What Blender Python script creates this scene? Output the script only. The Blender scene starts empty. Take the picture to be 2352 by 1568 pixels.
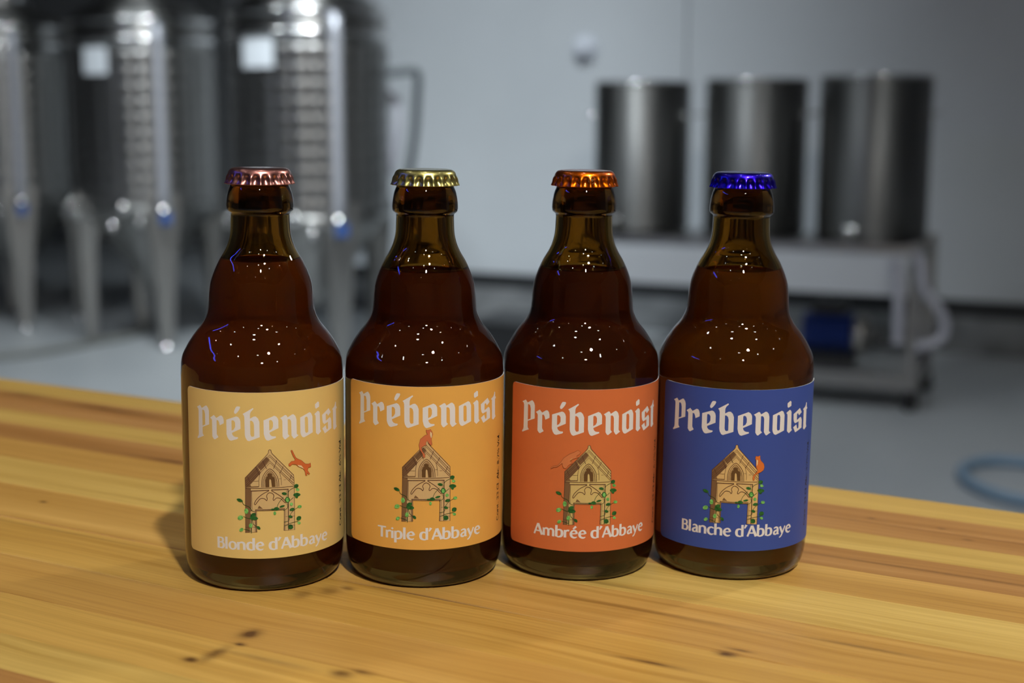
import bpy, bmesh, math, random
from mathutils import Vector, Matrix, geometry, noise as mnoise
random.seed(7)
SC = bpy.context.scene
COL = SC.collection

# ------------------------------------------------------------------ camera, world, exposure
W, H, FPX = 2352.0, 1568.0, 3232.1          # photo size and focal length in photo pixels
PITCH = math.radians(9.4775)                # camera looks down by this
TILT = math.radians(0.8278)                 # the table is this far out of level
CAM_Z, CAM_OVER_TABLE = 1.11, 0.20565
CAM = Vector((0, 0, CAM_Z))
cd = bpy.data.cameras.new('camera'); cam = bpy.data.objects.new('camera', cd); COL.objects.link(cam)
cam.location = CAM; cam.rotation_euler = (math.pi / 2 - PITCH, 0, 0)
cd.sensor_width = 23.5; cd.lens = FPX / W * 23.5
cd.clip_start = 0.02; cd.clip_end = 100
cd.dof.use_dof = True; cd.dof.focus_distance = 0.595; cd.dof.aperture_fstop = 4.5
SC.camera = cam
wd = bpy.data.worlds.new('world'); SC.world = wd; wd.use_nodes = True
wd.node_tree.nodes['Background'].inputs[0].default_value = (0.02, 0.022, 0.026, 1)
SC.view_settings.view_transform = 'Standard'; SC.view_settings.look = 'None'
SC.view_settings.gamma = 1.0; SC.view_settings.exposure = 0.0
SC.view_settings.use_curve_mapping = False
SC.cycles.use_denoising = True; SC.cycles.use_adaptive_sampling = True; SC.cycles.adaptive_threshold = 0.04
SC.cycles.max_bounces = 10; SC.cycles.transmission_bounces = 9; SC.cycles.glossy_bounces = 6
SC.cycles.diffuse_bounces = 4; SC.cycles.sample_clamp_indirect = 6.0
SC.cycles.caustics_refractive = True; SC.cycles.caustics_reflective = False; SC.cycles.blur_glossy = 0.5

FW = Vector((0, math.cos(PITCH), -math.sin(PITCH))); UP = Vector((0, math.sin(PITCH), math.cos(PITCH))); RT = Vector((1, 0, 0))
R2 = RT * math.cos(TILT) + UP * math.sin(TILT); U2 = UP * math.cos(TILT) - RT * math.sin(TILT)

def ray(px, py):                             # direction through a photo pixel, room frame
    return RT * ((px - W / 2) / FPX) - UP * ((py - H / 2) / FPX) + FW
def AT(px, py, Y):                           # point at depth Y on that ray
    d = ray(px, py); return CAM + d * (Y / d.y)
def G(px, py, z=0.0):                        # point where that ray meets height z
    d = ray(px, py); return CAM + d * ((z - CAM_Z) / d.z)

# table frame: origin under the camera at table height, slightly out of level
Q = Matrix(((0, 0, 0), (0, 0, 0), (0, 0, 0)))
for a, b in ((RT, R2), (UP, U2), (FW, FW)):
    for i in range(3):
        for j in range(3):
            Q[i][j] += a[i] * b[j]
TF = Matrix.Translation(CAM) @ Q.to_4x4() @ Matrix.Translation((0, 0, -CAM_OVER_TABLE))

# ------------------------------------------------------------------ helpers
def link(name, me, mat=None, parent=None):
    o = bpy.data.objects.new(name, me); COL.objects.link(o)
    if mat is not None:
        for m in (mat if isinstance(mat, (list, tuple)) else [mat]):
            me.materials.append(m)
    if parent is not None: o.parent = parent
    return o
def empty(name, M=None):
    o = bpy.data.objects.new(name, None); COL.objects.link(o)
    o.empty_display_size = 0.02
    if M is not None: o.matrix_world = M
    return o
def tag(o, label=None, cat=None, group=None, kind=None):
    for k, v in (('label', label), ('category', cat), ('group', group), ('kind', kind)):
        if v: o[k] = v
    return o
def mesh(name, verts, faces, smooth=False):
    me = bpy.data.meshes.new(name); me.from_pydata([tuple(v) for v in verts], [], faces)
    if smooth: me.polygons.foreach_set('use_smooth', [True] * len(faces))
    me.update(); return me
class MB:
    def __init__(s): s.v, s.f, s.m, s.sm = [], [], [], []
    def add(s, verts, faces, mi=0, smooth=False):
        n = len(s.v); s.v += [tuple(v) for v in verts]
        for f in faces: s.f.append(tuple(i + n for i in f)); s.m.append(mi); s.sm.append(smooth)
    def box(s, c, size, R=None, mi=0):
        c = Vector(c); hx, hy, hz = (k / 2 for k in size); R = R or Matrix.Identity(3)
        vs = [c + R @ Vector((x, y, z)) for z in (-hz, hz) for y in (-hy, hy) for x in (-hx, hx)]
        s.add(vs, [(0, 2, 3, 1), (4, 5, 7, 6), (0, 1, 5, 4), (2, 6, 7, 3), (0, 4, 6, 2), (1, 3, 7, 5)], mi)
    def tube(s, pts, rad, n=10, mi=0, caps=True, smooth=True):
        pts = [Vector(p) for p in pts]; k = len(pts)
        rads = rad if isinstance(rad, (list, tuple)) else [rad] * k
        vs, fs = [], []; prev = None
        for i, p in enumerate(pts):
            t = (pts[min(i + 1, k - 1)] - pts[max(i - 1, 0)]).normalized()
            a = prev if prev is not None else (Vector((0, 0, 1)) if abs(t.z) < 0.9 else Vector((1, 0, 0)))
            a = (a - t * a.dot(t)).normalized(); prev = a; b = t.cross(a)
            for j in range(n):
                an = 2 * math.pi * j / n; vs.append(p + (a * math.cos(an) + b * math.sin(an)) * rads[i])
        for i in range(k - 1):
            for j in range(n):
                fs.append((i * n + j, i * n + (j + 1) % n, (i + 1) * n + (j + 1) % n, (i + 1) * n + j))
        s.add(vs, fs, mi, smooth)
        if caps: s.add(vs[:n], [tuple(reversed(range(n)))], mi); s.add(vs[-n:], [tuple(range(n))], mi)
    def lathe(s, prof, n=48, c=(0, 0, 0), mi=0, smooth=True, R=None):
        c = Vector(c); R = R or Matrix.Identity(3); vs, fs = [], []
        for r, z in prof:
            for j in range(n):
                a = 2 * math.pi * j / n; vs.append(c + R @ Vector((r * math.cos(a), r * math.sin(a), z)))
        for i in range(len(prof) - 1):
            for j in range(n):
                fs.append((i * n + j, i * n + (j + 1) % n, (i + 1) * n + (j + 1) % n, (i + 1) * n + j))
        s.add(vs, fs, mi, smooth)
    def build(s, name, mat=None, parent=None):
        me = bpy.data.meshes.new(name); me.from_pydata(s.v, [], s.f)
        me.polygons.foreach_set('use_smooth', s.sm); me.polygons.foreach_set('material_index', s.m)
        me.update(); return link(name, me, mat, parent)
def catmull(pts, k=6):
    out = []; n = len(pts)
    for i in range(n - 1):
        p0, p1, p2, p3 = pts[max(i - 1, 0)], pts[i], pts[i + 1], pts[min(i + 2, n - 1)]
        for j in range(k):
            t = j / k
            out.append(tuple(0.5 * (2 * b + (c - a) * t + (2 * a - 5 * b + 4 * c - d) * t * t + (3 * b - a - 3 * c + d) * t ** 3) for a, b, c, d in zip(p0, p1, p2, p3)))
    out.append(tuple(pts[-1])); return out
def lin(r, g, b):
    f = lambda c: (c / 255) / 12.92 if c <= 10 else ((c / 255 + 0.055) / 1.055) ** 2.4
    return (f(r), f(g), f(b), 1)
def pmat(name, col, rough=0.5, metal=0.0, spec=0.5, **kw):
    m = bpy.data.materials.new(name); m.use_nodes = True; b = m.node_tree.nodes['Principled BSDF']
    b.inputs['Base Color'].default_value = col if len(col) == 4 else (*col, 1)
    b.inputs['Roughness'].default_value = rough; b.inputs['Metallic'].default_value = metal
    b.inputs['Specular IOR Level'].default_value = spec
    for k, v in kw.items(): b.inputs[k.replace('_', ' ')].default_value = v
    return m
def nodes(m):
    nt = m.node_tree
    def N(t, **kw):
        n = nt.nodes.new(t)
        for k, v in kw.items(): setattr(n, k, v)
        return n
    return nt, N, nt.links.new, nt.nodes['Principled BSDF']
def mottle(m, c1, c2, scale, detail=4, stretch=(1, 1, 1), bump=0.0, rough=None, lo=0.35, hi=0.65):
    nt, N, L, b = nodes(m)
    tc = N('ShaderNodeTexCoord'); mp = N('ShaderNodeMapping'); mp.inputs['Scale'].default_value = stretch
    nz = N('ShaderNodeTexNoise'); nz.inputs['Scale'].default_value = scale; nz.inputs['Detail'].default_value = detail
    cr = N('ShaderNodeValToRGB'); cr.color_ramp.elements[0].color = c1; cr.color_ramp.elements[1].color = c2
    cr.color_ramp.elements[0].position = lo; cr.color_ramp.elements[1].position = hi
    L(tc.outputs['Object'], mp.inputs[0]); L(mp.outputs[0], nz.inputs['Vector']); L(nz.outputs[0], cr.inputs[0]); L(cr.outputs[0], b.inputs['Base Color'])
    if bump:
        bp = N('ShaderNodeBump'); bp.inputs['Strength'].default_value = bump; bp.inputs['Distance'].default_value = 0.002
        L(nz.outputs[0], bp.inputs['Height']); L(bp.outputs[0], b.inputs['Normal'])
    if rough:
        mr = N('ShaderNodeMapRange'); mr.inputs[3].default_value, mr.inputs[4].default_value = rough
        L(nz.outputs[0], mr.inputs[0]); L(mr.outputs[0], b.inputs['Roughness'])
    return m

# ------------------------------------------------------------------ materials of the room
M_wall = mottle(pmat('wall_paint', (0.6, 0.63, 0.66), 0.55), (0.55, 0.58, 0.61, 1), (0.60, 0.63, 0.66, 1), 1.2)
M_trim = pmat('dark_trim', (0.02, 0.021, 0.023), 0.5)
M_kerb = mottle(pmat('kerb_concrete', (0.2, 0.2, 0.2), 0.8), (0.16, 0.165, 0.17, 1), (0.24, 0.245, 0.25, 1), 6)
M_floor = mottle(pmat('floor_resin', (0.4, 0.42, 0.44), 0.35), (0.42, 0.445, 0.46, 1), (0.52, 0.54, 0.55, 1), 0.9, 5, rough=(0.3, 0.5))
M_ceil = pmat('ceiling_paint', (0.10, 0.105, 0.11), 0.9)
M_dim = pmat('dim_wall', (0.16, 0.165, 0.175), 0.8)
M_grey = pmat('grey_wall', (0.34, 0.345, 0.36), 0.8)
M_steel = mottle(pmat('stainless_steel', (0.5, 0.5, 0.48), 0.22, 1.0, Anisotropic=0.75, Anisotropic_Rotation=0.25), (0.30, 0.295, 0.28, 1), (0.40, 0.395, 0.38, 1), 3, 3, (6, 6, 0.4), rough=(0.32, 0.46))
nt_, N_, L_, b_ = nodes(M_steel); tg = N_('ShaderNodeTangent'); tg.direction_type = 'RADIAL'; tg.axis = 'Z'; L_(tg.outputs[0], b_.inputs['Tangent'])
M_jacket = mottle(pmat('jacket_steel', (0.5, 0.5, 0.48), 0.3, 1.0), (0.26, 0.255, 0.245, 1), (0.36, 0.355, 0.345, 1), 3, 3, (6, 6, 0.4), rough=(0.32, 0.42))
M_bright = pmat('polished_steel', (0.72, 0.71, 0.70), 0.18, 1.0)
M_kettle = mottle(pmat('kettle_steel', (0.4, 0.4, 0.4), 0.45, 1.0, Anisotropic=0.8, Anisotropic_Rotation=0.25), (0.19, 0.188, 0.182, 1), (0.27, 0.266, 0.26, 1), 3, 3, (6, 6, 0.4), rough=(0.5, 0.6))
nt_, N_, L_, b_ = nodes(M_kettle); tg = N_('ShaderNodeTangent'); tg.direction_type = 'RADIAL'; tg.axis = 'Z'; L_(tg.outputs[0], b_.inputs['Tangent'])
M_pipe = pmat('satin_pipe', (0.60, 0.61, 0.66), 0.5, 0.6)
M_legst = pmat('brushed_leg', (0.42, 0.41, 0.39), 0.42, 1.0)
M_paper = pmat('paper', (0.80, 0.84, 0.88), 0.8)
M_blackp = pmat('black_plastic', (0.012, 0.012, 0.013), 0.5)
M_blue = pmat('blue_enamel', (0.006, 0.025, 0.16), 0.4)
M_valveblue = pmat('blue_handle', (0.05, 0.13, 0.42), 0.4)
M_hose = mottle(pmat('clear_hose', (0.5, 0.5, 0.55), 0.35), (0.42, 0.42, 0.48, 1), (0.52, 0.52, 0.57, 1), 8)
M_bluehose = mottle(pmat('blue_hose', (0.2, 0.32, 0.45), 0.4), (0.19, 0.30, 0.42, 1), (0.24, 0.36, 0.48, 1), 8)
M_greyhose = pmat('grey_hose', (0.22, 0.22, 0.2), 0.5)
M_dgrey = pmat('dark_grey_tube', (0.05, 0.06, 0.065), 0.45)
M_whitep = pmat('white_plastic', (0.66, 0.69, 0.76), 0.5)
M_panel = pmat('pale_sheet', (0.62, 0.64, 0.67), 0.45)
M_red = pmat('red_cap', (0.3, 0.05, 0.03), 0.5)

# ------------------------------------------------------------------ lamps
def emat(name, col, strength):
    m = bpy.data.materials.new(name); m.use_nodes = True; nt = m.node_tree
    for n in list(nt.nodes): nt.nodes.remove(n)
    e = nt.nodes.new('ShaderNodeEmission'); e.inputs[0].default_value = (*col, 1); e.inputs[1].default_value = strength
    o = nt.nodes.new('ShaderNodeOutputMaterial'); nt.links.new(e.outputs[0], o.inputs[0]); return m
CEIL = 4.6
M_lampbody = pmat('lamp_housing', (0.03, 0.03, 0.032), 0.45)
COOL, NEUT = (0.86, 0.95, 1.0), (1.0, 0.96, 0.90)
def lamp(x, y, z, r, mat, aim=None, label=None, group=None, deep=0.1):
    o = empty('ceiling_lamp', Matrix.Translation((x, y, z)))
    d = Vector((0, 0, -1)) if aim is None else (Vector(aim) - Vector((x, y, z))).normalized()
    R = d.to_track_quat('-Z', 'Y').to_matrix()
    hb = max(2.2, deep + 0.6); b = MB(); b.lathe([(0.0, r * hb), (r * 0.8, r * (hb - 0.1)), (r * 1.1, r * (hb - 0.6)), (r * 1.25, 0.0), (r * 1.02, 0.0), (r * 1.02, r * (deep + 0.02)), (0, r * (deep + 0.02))], 24, R=R); b.build('housing', M_lampbody, o)
    b = MB(); vs = [R @ Vector((r * math.cos(2 * math.pi * j / 24), r * math.sin(2 * math.pi * j / 24), r * deep)) for j in range(24)]
    b.add(vs, [tuple(reversed(range(24)))]); b.build('light_disc', mat, o)
    b = MB(); top = R @ Vector((0, 0, r * (hb - 0.1))); b.tube([top, (top.x, top.y, CEIL - z + 0.001)], 0.008, 8); b.build('rod', M_lampbody, o)
    tag(o, label or 'small black ceiling spot lamp hanging over the hall', 'lamp', group or 'ceiling spot lamps')
    return o
E_spot = emat('spot_glow', (1.0, 0.98, 0.95), 52)
E_key = emat('key_glow', NEUT, 1250)
E_back = emat('back_glow', NEUT, 480)
E_wall = emat('wall_glow', COOL, 640)
E_floor = emat('floor_glow', COOL, 420)
E_side = emat('side_glow', NEUT, 110)
E_tank = emat('tank_glow', COOL, 190)
# lamps over the bar
lamp(0.60, -1.0, 3.15, 0.07, E_key, (0.0, 0.6, 0.9), 'ceiling spot lamp over the bar, right of the camera', 'bar spot lamps')
lamp(0.30, -1.75, 3.15, 0.07, E_side, (0.0, 0.6, 0.9), 'ceiling spot lamp over the bar, behind the camera', 'bar spot lamps')
lamp(1.75, 1.75, 2.35, 0.06, E_back, (0.0, 0.6, 0.9), 'ceiling spot lamp beyond the bar, right of the bottles', 'bar spot lamps', 1.0)
# lamps over the brewing hall
lamp(-0.5, 4.0, 3.9, 0.18, E_wall, (-0.4, 7.4, 0.0), 'ceiling flood lamp washing the white wall', 'wall flood lamps', 2.8)
lamp(-2.4, 4.6, 3.9, 0.11, E_tank, (-1.9, 6.6, 0.6), 'ceiling flood lamp in front of the tanks', 'wall flood lamps', 1.0)
lamp(-1.3, 3.4, 3.9, 0.17, E_floor, (-1.5, 4.6, 0.0), 'ceiling flood lamp over the open floor', 'wall flood lamps', 1.8)
lamp(1.5, 2.6, 3.9, 0.085, E_floor, (1.7, 3.6, 0.0), 'added ceiling flood lamp brightening the floor by the hose coil', 'wall flood lamps', 1.8)  # added unseen lamp that brightens the floor on the right
for i in range(5):
    for j in range(4):
        lamp(-4.0 + 1.8 * i + 0.4 * (j % 2), -3.4 + 1.4 * j, 3.9, 0.095, E_spot, deep=1.2)
for x, y in ((-3.2, 2.4), (-1.4, 2.2), (1.9, 2.4)):
    lamp(x, y, 3.9, 0.08, E_spot, deep=1.2)
# blue neon tube on the far left side wall
# ------------------------------------------------------------------ room shell
wa, wb = G(1000, 722), G(2300, 818)
WE = Vector((wb.x - wa.x, wb.y - wa.y, 0)).normalized(); WN = Vector((-WE.y, WE.x, 0))   # along the wall, and away from the camera
if WN.y < 0: WN = -WN
def wallpt(t, off=0.0, z=0.0): return Vector((wa.x, wa.y, z)) + WE * t + WN * off
WR = Matrix((WE, WN, Vector((0, 0, 1)))).transposed()
b = MB(); b.add([(-9, -7, 0), (9, -7, 0), (9, 14, 0), (-9, 14, 0)], [(0, 1, 2, 3)]); tag(b.build('floor', M_floor), kind='structure')
b = MB(); b.add([(-9, -7, CEIL), (-9, 14, CEIL), (9, 14, CEIL), (9, -7, CEIL)], [(0, 1, 2, 3)]); tag(b.build('ceiling', M_ceil), kind='structure')
joint = (AT(1578, 100, 7.2) - wa).dot(WE)
# find the joint on the wall plane
d = ray(1578, 100); joint = (CAM + d * ((Vector((wa.x, wa.y, 0)) - CAM).dot(WN) / d.dot(WN)) - wa).dot(WE)
T0 = (CAM + ray(770, 300) * ((Vector((wa.x, wa.y, 0)) - CAM).dot(WN) / ray(770, 300).dot(WN)) - wa).dot(WE)   # wall corner hidden behind the tank
wall_back = empty('wall_back', Matrix.Translation(wallpt(T0))); tag(wall_back, kind='structure')
KH, TH = 0.17, 0.075
def wall_run(parent, t0, t1, off, joints):
    P0 = parent.matrix_world.translation
    edges = [t0] + joints + [t1]
    for a, c in zip(edges[:-1], edges[1:]):
        b = MB(); g = 0.004
        b.box(wallpt((a + c) / 2, off + 0.05, (CEIL + KH + TH) / 2) - P0, (c - a - 2 * g, 0.1, CEIL - KH - TH), WR); b.build('wall_panel', M_wall, parent)
    for j in joints:
        b = MB(); b.box(wallpt(j, off + 0.06, (CEIL + KH + TH) / 2) - P0, (0.03, 0.1, CEIL - KH - TH), WR); b.build('panel_joint', M_dgrey, parent)
    b = MB(); b.box(wallpt((t0 + t1) / 2, off + 0.04, KH + TH / 2) - P0, (t1 - t0, 0.1, TH), WR); b.build('base_trim', M_trim, parent)
    b = MB(); b.box(wallpt((t0 + t1) / 2, off + 0.05, KH / 2) - P0, (t1 - t0, 0.13, KH), WR); b.build('kerb', M_kerb, parent)
wall_run(wall_back, T0, joint + 4.2, 0.0, [joint, joint + 2.3])
wall_recess = empty('wall_recess', Matrix.Translation(wallpt(T0, 2.2))); tag(wall_recess, kind='structure')
wall_run(wall_recess, T0 - 6.5, T0 + 0.1, 2.2, [T0 - 2.4, T0 - 4.7])
b = MB(); b.box(wallpt(T0 + 0.05, 1.15, CEIL / 2), (0.1, 2.1, CEIL), WR); tag(b.build('wall_return', M_wall), kind='structure')
b = MB(); b.box((-6.2, 2.0, CEIL / 2), (0.1, 18, CEIL)); tag(b.build('wall_left', M_dim), kind='structure')
b = MB(); b.box((6.0, 0.0, CEIL / 2), (0.1, 14, CEIL)); tag(b.build('wall_right', M_wall), kind='structure')
b = MB(); b.box((0, -6.0, CEIL / 2), (14, 0.1, CEIL)); tag(b.build('wall_front', M_grey), kind='structure')
# blue tube lamp
E_blue = emat('blue_glow', (0.06, 0.09, 1.0), 13)
o = empty('tube_lamp', Matrix.Translation((-2.7, 0.6, 2.75)))
b = MB(); b.tube([(0, -1.0, 0), (0, 1.0, 0)], 0.03, 12); b.build('glass_tube', E_blue, o)
b = MB(); b.box((-0.02, 0, 0.055), (0.09, 2.1, 0.04)); b.tube([(0, -0.7, 0.07), (0, -0.7, CEIL - 2.749)], 0.008, 8); b.tube([(0, 0.7, 0.07), (0, 0.7, CEIL - 2.749)], 0.008, 8); b.build('fitting', M_lampbody, o)
tag(o, 'blue tube lamp hanging left of the bar', 'lamp')
# white round alarm on the wall
d = ray(1345, 112); P = CAM + d * ((Vector((wa.x, wa.y, 0)) - CAM).dot(WN) / d.dot(WN))
RA = Matrix((WE, Vector((0, 0, -1)), -WN)).transposed()
o = empty('wall_alarm', Matrix.Translation(P))
b = MB(); b.lathe([(0.0, 0.0), (0.066, 0.0), (0.066, 0.018), (0.060, 0.03), (0, 0.03)], 32, R=RA); b.build('base', M_whitep, o)
b = MB(); b.lathe([(0.048, 0.03), (0.045, 0.055), (0.03, 0.07), (0, 0.073)], 32, R=RA); b.build('dome', M_whitep, o)
tag(o, 'small round white alarm fixed high on the pale wall', 'alarm')

# ------------------------------------------------------------------ wooden table
TA = math.radians(-26.3)
A0 = Vector((-0.38114, 1.02893, 0.0))                 # back edge of the table in the table frame
TM = TF @ Matrix.Translation(A0) @ Matrix.Rotation(TA, 4, 'Z')   # local x along the edge, local -y towards the camera
table = empty('wooden_table', TM)
tag(table, 'varnished honey coloured pine table with knots and dark seams', 'table')
M_wood = bpy.data.materials.new('pine_wood'); M_wood.use_nodes = True
KNOTS = [  # s, d, half length, half width, strength (table millimetres: along the edge, in from the edge)
    (474, 327, 4.2, 5.0, 1.0), (477, 337.5, 2.6, 1.9, 0.9), (474.5, 350, 3.4, 9.0, 0.7), (470.5, 358.5, 3.6, 2.6, 1.0), (495, 345, 24, 2.0, 0.4), (466, 280, 4, 5, 0.5), (473, 270, 5, 6, 0.5), (478, 264, 4, 2.5, 0.6),
    (527, 343, 5, 3.6, 0.8), (533, 338, 5, 2.4, 0.7), (646, 257, 4.0, 2.8, 1.0), (649, 251, 5, 1.4, 0.7), (622, 279, 14, 1.3, 0.8), (60, 34, 20, 6, 0.45), (140, 40, 40, 5, 0.55), (272, 130, 26, 2.4, 0.8), (230, 128, 60, 1.6, 0.3),
    (268, 228, 2.4, 1.4, 0.9), (655, 46, 2.4, 1.3, 0.7), (690, 47, 2.4, 1.1, 0.7), (705, 60, 2.4, 1.0, 0.7), (690, 225, 26, 1.5, 0.5), (505, 256.5, 44, 0.75, 1.0), (535, 257, 20, 0.5, 0.9), (640, 53.2, 48, 0.7, 1.0), (760, 54, 80, 0.8, 0.5),
    (700, 118, 130, 1.6, 0.4), (600, 118, 60, 2.2, 0.35), (560, 205, 60, 1.6, 0.35), (600, 228, 70, 1.8, 0.3), (380, 300, 70, 2.0, 0.25), (300, 262, 80, 1.4, 0.3), (350, 200, 70, 1.5, 0.25)]
def build_wood(m):
    nt, N, L, bs = nodes(m)
    tc = N('ShaderNodeTexCoord'); oi = N('ShaderNodeObjectInfo')
    def math_(op, a, b=None, c=None):
        n = N('ShaderNodeMath', operation=op)
        for i, v in enumerate((a, b, c)):
            if v is None: continue
            if isinstance(v, (int, float)): n.inputs[i].default_value = v
            else: L(v, n.inputs[i])
        return n.outputs[0]
    sp = N('ShaderNodeSeparateXYZ'); L(tc.outputs['Object'], sp.inputs[0])
    off = math_('MULTIPLY', oi.outputs['Random'], 7.3)
    # grain waviness
    cb = N('ShaderNodeCombineXYZ'); L(math_('ADD', sp.outputs[0], off), cb.inputs[0]); L(sp.outputs[1], cb.inputs[1]); L(off, cb.inputs[2])
    warp = N('ShaderNodeTexNoise'); warp.inputs['Scale'].default_value = 5.0; warp.inputs['Detail'].default_value = 2; L(cb.outputs[0], warp.inputs['Vector'])
    wy = math_('ADD', sp.outputs[1], math_('MULTIPLY', math_('SUBTRACT', warp.outputs[0], 0.5), 0.02))
    def streak(sx, sy, detail):
        c = N('ShaderNodeCombineXYZ'); L(math_('MULTIPLY', math_('ADD', sp.outputs[0], off), sx), c.inputs[0]); L(math_('MULTIPLY', wy, sy), c.inputs[1]); L(off, c.inputs[2])
        n = N('ShaderNodeTexNoise'); n.inputs['Scale'].default_value = 1.0; n.inputs['Detail'].default_value = detail; n.inputs['Roughness'].default_value = 0.6
        L(c.outputs[0], n.inputs['Vector']); return n.outputs[0]
    fine, mid, broad = streak(9, 900, 4), streak(4, 210, 3), streak(2.2, 42, 2)
    v = math_('ADD', math_('ADD', math_('MULTIPLY', math_('SUBTRACT', fine, 0.5), 0.65), math_('MULTIPLY', math_('SUBTRACT', mid, 0.5), 0.75)), math_('MULTIPLY', math_('SUBTRACT', broad, 0.5), 0.95))
    v = math_('ADD', v, 1.0)
    mul = N('ShaderNodeMix', data_type='RGBA', blend_type='MULTIPLY'); mul.inputs[0].default_value = 1.0
    vc = N('ShaderNodeCombineColor'); L(math_('POWER', v, 0.75), vc.inputs[0]); L(v, vc.inputs[1]); L(math_('POWER', v, 1.5), vc.inputs[2])
    L(oi.outputs['Color'], mul.inputs[6]); L(vc.outputs[0], mul.inputs[7])
    col = mul.outputs[2]
    mask = None
    n2 = N('ShaderNodeTexNoise'); n2.inputs['Scale'].default_value = 160; n2.inputs['Detail'].default_value = 2; L(tc.outputs['Object'], n2.inputs['Vector'])
    jit = math_('MULTIPLY', math_('SUBTRACT', n2.outputs[0], 0.5), 0.8)
    for s, d_, rs, rd, st in KNOTS:
        dx = math_('DIVIDE', math_('SUBTRACT', sp.outputs[0], s / 1000), rs / 1000)
        dy = math_('DIVIDE', math_('ADD', sp.outputs[1], d_ / 1000), rd / 1000)
        r2 = math_('ADD', math_('ADD', math_('MULTIPLY', dx, dx), math_('MULTIPLY', dy, dy)), jit)
        k = math_('MULTIPLY', math_('POWER', 2.718, math_('MULTIPLY', r2, -1.1)), st)
        mask = k if mask is None else math_('MAXIMUM', mask, k)
    mm = N('ShaderNodeMix', data_type='RGBA'); L(math_('MINIMUM', mask, 0.92), mm.inputs[0]); L(col, mm.inputs[6]); mm.inputs[7].default_value = (0.07, 0.022, 0.008, 1)
    L(mm.outputs[2], bs.inputs['Base Color'])
    bs.inputs['Roughness'].default_value = 0.36; bs.inputs['Specular IOR Level'].default_value = 0.45
    bp = N('ShaderNodeBump'); bp.inputs['Strength'].default_value = 0.06; bp.inputs['Distance'].default_value = 0.0006
    L(fine, bp.inputs['Height']); L(bp.outputs[0], bs.inputs['Normal'])
build_wood(M_wood)
LIGHT, MIDW, BROWN, GOLD = (0.60, 0.385, 0.095, 1), (0.53, 0.29, 0.066, 1), (0.44, 0.215, 0.060, 1), (0.58, 0.335, 0.073, 1)
PL = [(-0.005, 0.029, LIGHT), (0.029, 0.0528, BROWN), (0.0532, 0.074, BROWN), (0.074, 0.103, LIGHT), (0.103, 0.134, BROWN), (0.134, 0.168, MIDW), (0.168, 0.210, LIGHT), (0.210, 0.2562, MIDW),
      (0.2568, 0.300, GOLD), (0.300, 0.338, MIDW), (0.338, 0.372, GOLD), (0.372, 0.398, LIGHT), (0.398, 0.440, BROWN), (0.440, 0.480, GOLD), (0.480, 0.52, MIDW), (0.52, 0.56, LIGHT), (0.56, 0.60, BROWN), (0.60, 0.64, GOLD)]
S0, S1, TT = -0.9, 1.7, 0.042
for a, c, tone in PL:
    e = 0.0004 if (abs(c - 0.0528) < 1e-6 or abs(c - 0.2562) < 1e-6 or abs(a - 0.0532) < 1e-6 or abs(a - 0.2568) < 1e-6) else 0.00012
    ys = [(-a, -e), (-a - e, 0), (-c + e, 0), (-c, -e)]
    if a < 0: ys = [(-a, -0.003), (-a - 0.001, -0.0009), (-a - 0.003, 0), (-c + e, 0), (-c, -e)]
    prof = ys + [(-c, -TT), (-a, -TT)]
    n = len(prof); vs = [(S0, y, z) for y, z in prof] + [(S1, y, z) for y, z in prof]
    fs = [(i, (i + 1) % n, n + (i + 1) % n, n + i) for i in range(n)] + [tuple(range(n - 1, -1, -1)), tuple(range(n, 2 * n))]
    me = mesh('plank', vs, fs); bm = bmesh.new(); bm.from_mesh(me); bmesh.ops.recalc_face_normals(bm, faces=bm.faces); bm.to_mesh(me); bm.free()
    p = link('plank', me, M_wood, table); p.color = tone
for s in (S0 + 0.1, S1 - 0.1):
    for d_ in (0.08, 0.56):
        top = TM @ Vector((s, -d_, -TT)); zl = TM.to_3x3() @ Vector((0, 0, 1))
        ln = top.z / zl.z - 0.002
        b = MB(); b.box((s, -d_, -TT - ln / 2), (0.07, 0.07, ln)); p = b.build('leg', M_wood, table); p.color = MIDW

# ------------------------------------------------------------------ bottles
BOT = [(-0.10905, 0.60562), (-0.03861, 0.61310), (0.03118, 0.62521), (0.10169, 0.62931)]
RB = 0.0350
def unproject(i, px, py, rad=RB):               # photo pixel -> angle round bottle i and height on it
    x, y = BOT[i]; d = R2 * ((px - W / 2) / FPX) - U2 * ((py - H / 2) / FPX) + FW
    qx, qy = -x, -y; a = d.x ** 2 + d.y ** 2; bb = qx * d.x + qy * d.y; cc = qx * qx + qy * qy - rad * rad
    D = max(bb * bb - a * cc, 0.0); t = (-bb - math.sqrt(D)) / a
    X, Y, Z = t * d.x - x, t * d.y - y, CAM_OVER_TABLE + t * d.z
    return math.atan2(X, -Y), Z
OUT = [(0, 2.2), (18, 1.6), (25, 0.5), (28, 0.0), (30, 0.0), (31.8, 0.9), (33.4, 3.4), (34.4, 7), (34.85, 11), (35.0, 16), (35.0, 30), (35.0, 60), (35.0, 86), (34.95, 91), (34.35, 96.8), (32.3, 101.3), (30.35, 104.6), (28.1, 107.8), (25.5, 111), (23.75, 114.2), (22.95, 116.8), (22.55, 120.6), (22.25, 124.5),
       (21.6, 129), (20.2, 133.4), (17.9, 138.5), (15.65, 142.3), (13.95, 146.1), (12.9, 150.5), (12.6, 155.6), (12.6, 158.7), (13.2, 159.5), (14.0, 160.3), (14.25, 161.8), (14.15, 164), (13.85, 166.2), (13.3, 168.7), (12.4, 171), (11.9, 173), (11.6, 174.2), (11.0, 174.6), (9.4, 174.4)]
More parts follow.
